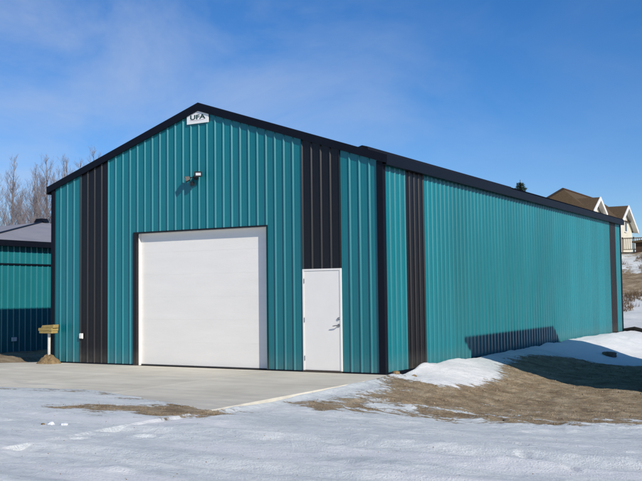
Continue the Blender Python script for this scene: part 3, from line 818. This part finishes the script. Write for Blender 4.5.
# main roof with a hipped near end
ex0, ex1, ye0, ye1, ze = -10.9, -6.2, 41.6, 53.9, 6.55
rx, ry0, ry1, rz = -8.30, 42.9, 52.6, 8.22
q = MB()
V = [HP(ex0, ye0, ze), HP(ex1, ye0, ze), HP(ex1, ye1, ze), HP(ex0, ye1, ze), HP(rx, ry0, rz), HP(rx, ry1, rz)]
q.add(V, [(0, 1, 4), (1, 2, 5, 4), (2, 3, 5), (3, 0, 4, 5), (0, 3, 2, 1)])
q.build('roof', M_shing, hs_)
MB().tube([HP(rx, ry0, rz + .02), HP(rx, ry1, rz + .02)], [.07, .07], 6).build('ridge_cap', M_brown, hs_)
MB().tube([HP(rx, ry0, rz + .02), HP(ex0, ye0, ze + .02)], [.09, .09], 6).build('fascia', M_timb, hs_)
def gable(xf, yp, zp, hw, drop, xback, wallb, name_w, win=None, zb=None):
    """gable facing +X: front plane xf, peak (yp, zp), half width hw, drop from peak to eave"""
    g = MB(); g.prism([(yp - hw - hy * 0 - 42.4, zp - drop - HZ), (yp - 42.4, zp - HZ - .06), (yp + hw - 42.4, zp - drop - HZ), (yp + hw - 42.4, wallb - HZ), (yp - hw - 42.4, wallb - HZ)], xf + 8.2 - .05, xback + 8.2, 'x')
    wo = g.build(name_w, M_stucco, hs_)
    sl = drop / hw; o_ = .35; f = .30
    for sg_ in (-1, 1):
        r_ = MB()
        ya, yb = yp, yp + sg_ * (hw + o_)
        za, zb_ = zp + .05, zp + .05 - sl * (hw + o_)
        r_.add([HP(xf + f, ya, za), HP(xf + f, yb, zb_), HP(xback, yb, zb_), HP(xback, ya, za),
                HP(xf + f, ya, za - .1), HP(xf + f, yb, zb_ - .1), HP(xback, yb, zb_ - .1), HP(xback, ya, za - .1)],
               [(0, 1, 2, 3), (4, 7, 6, 5), (0, 4, 5, 1), (1, 5, 6, 2), (2, 6, 7, 3), (3, 7, 4, 0)])
        r_.build('gable_roof', M_shing, hs_)
        b_ = MB()
        b_.add([HP(xf + f + .002, ya, za + .03), HP(xf + f + .002, yb, zb_ + .03), HP(xf + f + .06, yb, zb_ + .03), HP(xf + f + .06, ya, za + .03),
                HP(xf + f + .002, ya, za - .22), HP(xf + f + .002, yb, zb_ - .22), HP(xf + f + .06, yb, zb_ - .22), HP(xf + f + .06, ya, za - .22)],
               [(0, 1, 2, 3), (4, 7, 6, 5), (0, 4, 5, 1), (1, 5, 6, 2), (2, 6, 7, 3), (3, 7, 4, 0)])
        b_.build('barge_board', M_hw, hs_)
        s_ = MB()
        s_.add([HP(xf + .0, ya, za - .115), HP(xf + .0, yb, zb_ - .115), HP(xf + f, yb, zb_ - .115), HP(xf + f, ya, za - .115),
                HP(xf + .0, ya, za - .135), HP(xf + .0, yb, zb_ - .135), HP(xf + f, yb, zb_ - .135), HP(xf + f, ya, za - .135)],
               [(0, 1, 2, 3), (4, 7, 6, 5), (0, 4, 5, 1), (1, 5, 6, 2), (2, 6, 7, 3), (3, 7, 4, 0)])
        s_.build('soffit', M_hw, hs_)
    if win:
        wy, wz, ww, wh = win
        fo = MB().box(HP(xf - .048, wy - ww / 2 - .08, wz - wh / 2 - .08), HP(xf + .02, wy + ww / 2 + .08, wz + wh / 2 + .08)).build('window', M_hw, hs_)
        MB().box(HP(xf + .0215, wy - ww / 2, wz - wh / 2), HP(xf + .03, wy + ww / 2, wz + wh / 2)).build('pane', M_glass, fo)
gable(-6.3, 43.1, 7.52, 1.40, .78, -8.2, 6.2, 'dormer_wall')
gable(-6.3, 51.3, 7.60, 2.65, 1.48, -8.3, 2.6, 'gable_wall', win=(51.6, 6.2, .55, .7))

# deck railing and brown shed on the hill
dk = empty('deck_railing', (-6.15, 49.5, gz(-6.15, 49.5))); tag(dk, 'short grey railing in front of the cream house on the hill', 'railing')
q = MB(); q.box((0, 0, .95), (1.6, .08, 1.03)); q.box((0, .01, .18), (1.6, .07, .24)); q.build('rail', M_rail, dk)
for i in range(3): MB().box((i * .76, .0, -.5), (i * .76 + .09, .08, 1.08)).build('post', M_rail, dk)
q = MB()
for i in range(10): q.box((.12 + i * .14, .025, .24), (.16 + i * .14, .055, .95))
q.build('balusters', M_rail, dk)
bx_, by_ = -4.6, 46.5
bz_ = 3.9
bs = empty('brown_shed', (bx_, by_, bz_)); tag(bs, 'low dark brown board shed on the hill right of the cream house', 'shed')
MB().box((0, 0, -1.2), (4.6, 3.0, .85)).build('wall', M_brown, bs)
MB().prism([(-.2, .86), (4.8, .86), (4.8, .94), (2.3, 1.30), (-.2, .94)], -.2, 3.2).build('roof', M_shing, bs)
MB().box((1.6, -.03, -.9), (2.5, -.002, .7)).build('door', M_timb, bs)

# scrub and long dead grass on the slope below the house
g = MB(); r_ = random.Random(31); rs0 = np.random.RandomState(8)
hx_ = rs0.uniform(-7.5, 6, 9000); hy_ = rs0.uniform(33, 47, 9000)
kp = fbm(hx_ / 1.5, hy_ / 1.2, 101, 4) > .03
hx_, hy_ = hx_[kp], hy_[kp]; hz_ = terrain(hx_, hy_)
for x, y, z in zip(hx_, hy_, hz_):
    for b in range(4):
        a = r_.uniform(0, 6.28); l_ = r_.uniform(.10, .38); q_ = r_.uniform(.2, .8)
        bx, by = x + r_.uniform(-.1, .1), y + r_.uniform(-.1, .1)
        g.add([(bx - .012, by, z - .02), (bx + .012, by, z - .02), (bx + math.cos(a) * l_ * q_, by + math.sin(a) * l_ * q_, z + l_)], [(0, 1, 2)])
tag(g.build('scrub', mat('brown_scrub', (.17, .115, .07), .9, 0, .1, .45, 2), fixn=False), 'brown scrub and long dead grass on the snowy slope below the house', 'scrub', kind='stuff')

# ------------------------------------------------------------------ trees
def bare_tree_mesh(seed, h, spread=.32):
    r_ = random.Random(seed)
    trunk = MB(); crown = MB()
    def perp(d):
        a = d.cross(Vector((r_.uniform(-1, 1), r_.uniform(-1, 1), r_.uniform(-1, 1))))
        return a.normalized()
    lean = Vector((r_.uniform(-.05, .05), r_.uniform(-.05, .05), 1))
    pts = []; p = Vector((0, 0, -.3)); n = 12
    for i in range(n + 1):
        pts.append(p.copy()); p = p + Vector((lean.x + r_.uniform(-.05, .05), lean.y + r_.uniform(-.05, .05), 1)).normalized() * (h + .3) / n
    rad = [max(.012, .011 * h * (1 - i / n) ** .8 + .01) for i in range(n + 1)]
    trunk.tube(pts, rad, 7)
    def branch(p0, d, L_, r0, depth):
        n_ = 4 if depth > 1 else 3
        ps = [p0.copy()]; dd = d.copy(); q_ = p0.copy()
        for i in range(n_):
            dd = (dd + Vector((r_.uniform(-.16, .16), r_.uniform(-.16, .16), .13))).normalized()
            q_ = q_ + dd * L_ / n_; ps.append(q_.copy())
        rr = [max(.0032, r0 * (1 - .75 * i / n_)) for i in range(n_ + 1)]
        crown.tube(ps, rr, 4 if depth > 1 else 3, cap=False)
        if depth > 0:
            kids = {3: 7, 2: 6, 1: 5}[depth]
            for c in range(kids):
                t = (c + 1 + r_.uniform(-.3, .3)) / (kids + .5)
                f_ = t * n_; i0 = min(int(f_), n_ - 1)
                b0_ = ps[i0].lerp(ps[i0 + 1], min(1, f_ - i0))
                nd_ = (dd * .85 + perp(dd) * .7 + Vector((0, 0, .25))).normalized()
                branch(b0_, nd_, L_ * r_.uniform(.38, .58), rr[min(i0 + 1, n_)] * .7, depth - 1)
    nb2 = 24
    for c in range(nb2):
        t = .28 + .70 * (c + r_.uniform(0, .8)) / nb2
        f_ = t * n; i0 = min(int(f_), n - 1)
        p0 = pts[i0].lerp(pts[i0 + 1], f_ - i0)
        a = c * 2.399 + r_.uniform(-.3, .3)
        el = .75 + .35 * t
        d = Vector((math.cos(a) * math.cos(el), math.sin(a) * math.cos(el), math.sin(el)))
        branch(p0, d, h * spread * (1.12 - t) * r_.uniform(.75, 1.15), rad[i0] * .5, 3 if t < .8 else 2)
    def mk(mb, nm, M):
        me = bpy.data.meshes.new(nm); me.from_pydata(mb.v, [], mb.f); me.materials.append(M); return me
    return mk(trunk, 'trunk', M_bark), mk(crown, 'crown', M_twig)
variants = [bare_tree_mesh(s, 10.0, sp) for s, sp in ((1, .34), (2, .28), (3, .38), (4, .30))]
CAM = Vector((8.3913, -16.8529, 1.638)); FPX = 930.46
def ray_ground(px, t):
    d = FW + RT * ((px - 321) / FPX); p = CAM + d * t
    return p.x, p.y
tree_spots = [  # px column, distance, height, variant, label
    (-8, 57, 10.4, 0, 'bare tree at the left edge of the photo, partly cut off'),
    (6, 62, 11.2, 1, 'tall slim bare tree, second from the left edge'),
    (16, 66, 8.6, 2, 'short bare tree just right of the tall slim one at far left'),
    (25, 55, 7.9, 3, 'low bushy bare tree directly over the left end of the grey shed roof'),
    (33, 63, 10.4, 0, 'broad bare tree standing over the middle of the grey shed roof'),
    (42, 57, 9.3, 1, 'narrow bare tree above the black vent of the grey shed roof'),
    (49, 66, 11.6, 2, 'tallest bare tree, just left of the shop corner'),
    (58, 60, 9.5, 3, 'bare tree behind the left end of the shop eave'),
    (66, 67, 11.6, 0, 'bare tree showing above the lower rake of the shop'),
    (75, 62, 10.9, 1, 'bare tree whose top shows above the left black strip'),
    (86, 68, 11.6, 3, 'bare tree top just right of the left black strip, behind the roof'),
    (97, 64, 11.8, 2, 'rightmost bare tree top peeking over the shop roof'),
]
for i, (px, t, h, v, lab) in enumerate(tree_spots):
    x, y = ray_ground(px, t)
    root = empty('bare_tree', (x, y, gz(x, y) - .05), random.uniform(0, 6.28))
    tag(root, lab, 'tree', 'bare trees behind the buildings')
    s = h / 10.0
    for me in variants[v]:
        o = bpy.data.objects.new(me.name, me); C.objects.link(o); o.parent = root; o.scale = (s, s, s)

def spruce(x, y, z, h):
    r_ = random.Random(5)
    root = empty('spruce_tree', (x, y, z)); tag(root, 'dark green spruce whose tip shows above the long eave', 'tree')
    MB().tube([(0, 0, -.3), (0, 0, h * .6), (0, 0, h)], [.2, .1, .015], 8).build('trunk', M_sbark, root)
    c = MB()
    nl = 64
    for i in range(nl):
        t = i / nl; zz = h * (.12 + .86 * t); L_ = (1 - t) ** .62 * h * .20 + .10
        nbr = 9 if t < .8 else 6
        for k in range(nbr):
            a = k * 2 * math.pi / nbr + i * .7 + r_.uniform(-.25, .25)
            ln = L_ * r_.uniform(.7, 1.15)
            d = Vector((math.cos(a), math.sin(a), 0)); sd2 = Vector((-d.y, d.x, 0))
            n_ = 5
            prev = None
            for s in range(n_ + 1):
                u = s / n_
                p = d * ln * u + Vector((0, 0, zz + (-.30 * u + .28 * u * u) * ln))
                if prev is not None:
                    wd = .16 * ln * (1 - u) + .05
                    for sg_ in (-1, 1):
                        for q_ in range(2):
                            tip = p + sd2 * sg_ * wd * r_.uniform(.7, 1.4) + Vector((0, 0, r_.uniform(-.14, .05))) + d * r_.uniform(.0, .12)
                            c.add([prev, p, tip], [(0, 1, 2)])
                    c.add([prev + Vector((0, 0, .03)), prev - sd2 * .03, p, p + sd2 * .03], [(0, 1, 2), (0, 2, 3)])
                prev = p
    c.build('crown', M_needle, root, fixn=False)
sx, sy = ray_ground(521.5, 60)
sz = gz(sx, sy)
spruce(sx, sy, sz, 8.85 - sz)

# ------------------------------------------------------------------ small things on the ground
def lump(name, loc, r, M, seed, label, cat, sq=.55, group=None):
    bm = bmesh.new(); bmesh.ops.create_icosphere(bm, subdivisions=3, radius=1)
    r_ = random.Random(seed); ph = [r_.uniform(0, 6) for _ in range(6)]
    for v in bm.verts:
        c = v.co
        k = 1 + .16 * math.sin(3 * c.x + ph[0]) + .14 * math.sin(4 * c.y + ph[1]) + .10 * math.sin(6 * c.z + ph[2]) + .08 * math.sin(9 * c.x + 7 * c.y + ph[3])
        v.co = Vector((c.x * r * k * 1.3, c.y * r * k, c.z * r * k * sq))
    me = bpy.data.meshes.new(name); bm.to_mesh(me); bm.free()
    me.polygons.foreach_set('use_smooth', [True] * len(me.polygons))
    me.materials.append(M); o = bpy.data.objects.new(name, me); C.objects.link(o)
    o.location = (loc[0], loc[1], gz(*loc) + r * sq * .35); o.rotation_euler = (0, 0, r_.uniform(0, 6))
    return tag(o, label, cat, group)
lump('rock', (1.95, 10.6), .17, M_rock, 1, 'dark stone sticking out of the sunlit snow bank near the far corner', 'rock')
lump('rock', (3.62, -3.2), .035, M_rock, 2, 'small grey stone at the edge of the brown dirt, alone in the snow line', 'rock')
lump('snow_chunk', (-.55, -8.35), .042, M_snowc, 4, 'larger white snow chunk on the packed snow at lower left', 'snow chunk')
lump('snow_chunk', (-.36, -8.30), .035, M_snowc, 5, 'smaller white snow chunk right beside the larger one at lower left', 'snow chunk')
lump('dirt_clod', (-.66, -8.38), .022, M_dirt, 6, 'brown clod left of the white snow chunks at lower left', 'dirt clod')
lump('dirt_clod', (.34, -.20), .065, M_dirt, 7, 'brown dirt clod at the foot of the near corner of the shop', 'dirt clod')
lump('dirt_clod', (.62, .02), .05, M_dirt, 8, 'brown dirt clod between the near corner and the white snow lip', 'dirt clod')
lump('dirt_clod', (7.05, -9.6), .05, M_dirt, 9, 'dark clod lying on the foreground snow at lower right', 'dirt clod')
tb = MB(); tb.tube([(0, 21.35, gz(0, 21.35) + .14), (.45, 21.2, gz(.45, 21.2) + .09), (1.15, 20.8, gz(1.1, 20.9) + .05)], [.08, .075, .07], 8)
tag(tb.build('downspout_pipe', M_timb), 'dark pipe lying on the snow at the far corner of the shop', 'pipe')

# stones and stubble scattered over the dirt: uncountable
g = MB(); r_ = random.Random(12)
rs = np.random.RandomState(4)
N = 26000
px_ = rs.uniform(.2, 9, N); py_ = rs.uniform(-7.4, 8.5, N)
cv, _ = cover(px_, py_); keep = (cv < .45) | ((cv < .75) & (rs.rand(N) < .25))
for_snow = (rs.uniform(-3, 7, 700), rs.uniform(-11.5, -5.5, 700))
px_, py_ = np.concatenate([for_snow[0], px_[keep][:7000]]), np.concatenate([for_snow[1], py_[keep][:7000]]); pz_ = terrain(px_, py_)
for i_, (x, y, z) in enumerate(zip(px_, py_, pz_)):
    s = r_.choice((.007, .009, .012, .015, .018, .03 if r_.random() < .25 else .01)) if i_ >= 700 else r_.choice((.003, .004, .005, .007, .010))
    a = r_.uniform(0, 3); cs, sn = math.cos(a) * s, math.sin(a) * s; q_ = r_.uniform(.5, 1)
    g.add([(x + cs, y + sn, z - .002), (x - sn, y + cs, z - .002), (x - cs * q_, y - sn, z - .002), (x + sn, y - cs, z - .002), (x + cs * .3, y, z + s * r_.uniform(.5, 1.0))],
          [(0, 1, 4), (1, 2, 4), (2, 3, 4), (3, 0, 4)])
M_grav = mat("brown_gravel", (0.23, 0.18, 0.12), .95, 0, .1, .5, 5)
tag(g.build('gravel', M_grav, fixn=False), 'loose gravel scattered on the brown dirt', 'gravel', kind='stuff')
g = MB()
X_ = np.concatenate([rs.uniform(-3.4, .9, 1100), rs.uniform(.3, 8, 1700), rs.uniform(-14, -9.5, 3000)])
Y_ = np.concatenate([rs.uniform(-7.4, -6.0, 1100), rs.uniform(-5.5, 8, 1700), rs.uniform(-.9, 9, 3000)])
cv, _ = cover(X_, Y_); kp = (cv < .5) & (fbm(X_ / .5, Y_ / .5, 91, 3) > -.03); X_, Y_ = X_[kp], Y_[kp]; Z_ = terrain(X_, Y_)
for x, y, z in zip(X_, Y_, Z_):
    for b in range(3):
        a = r_.uniform(0, 6.28); l_ = r_.uniform(.008, .036); q_ = r_.uniform(.4, 1.6)
        bx, by = x + r_.uniform(-.04, .04), y + r_.uniform(-.04, .04)
        g.add([(bx - .003, by, z - .005), (bx + .003, by, z - .005), (bx + math.cos(a) * l_ * q_, by + math.sin(a) * l_ * q_, z + l_)], [(0, 1, 2)])
M_straw = mat("dead_grass", (0.46, 0.35, 0.20), .9, 0, .1, .3, 8)
tag(g.build('dead_grass', M_straw, fixn=False), 'short dead grass stubble on the bare ground', 'grass', kind='stuff')
print('objects', len(bpy.data.objects))
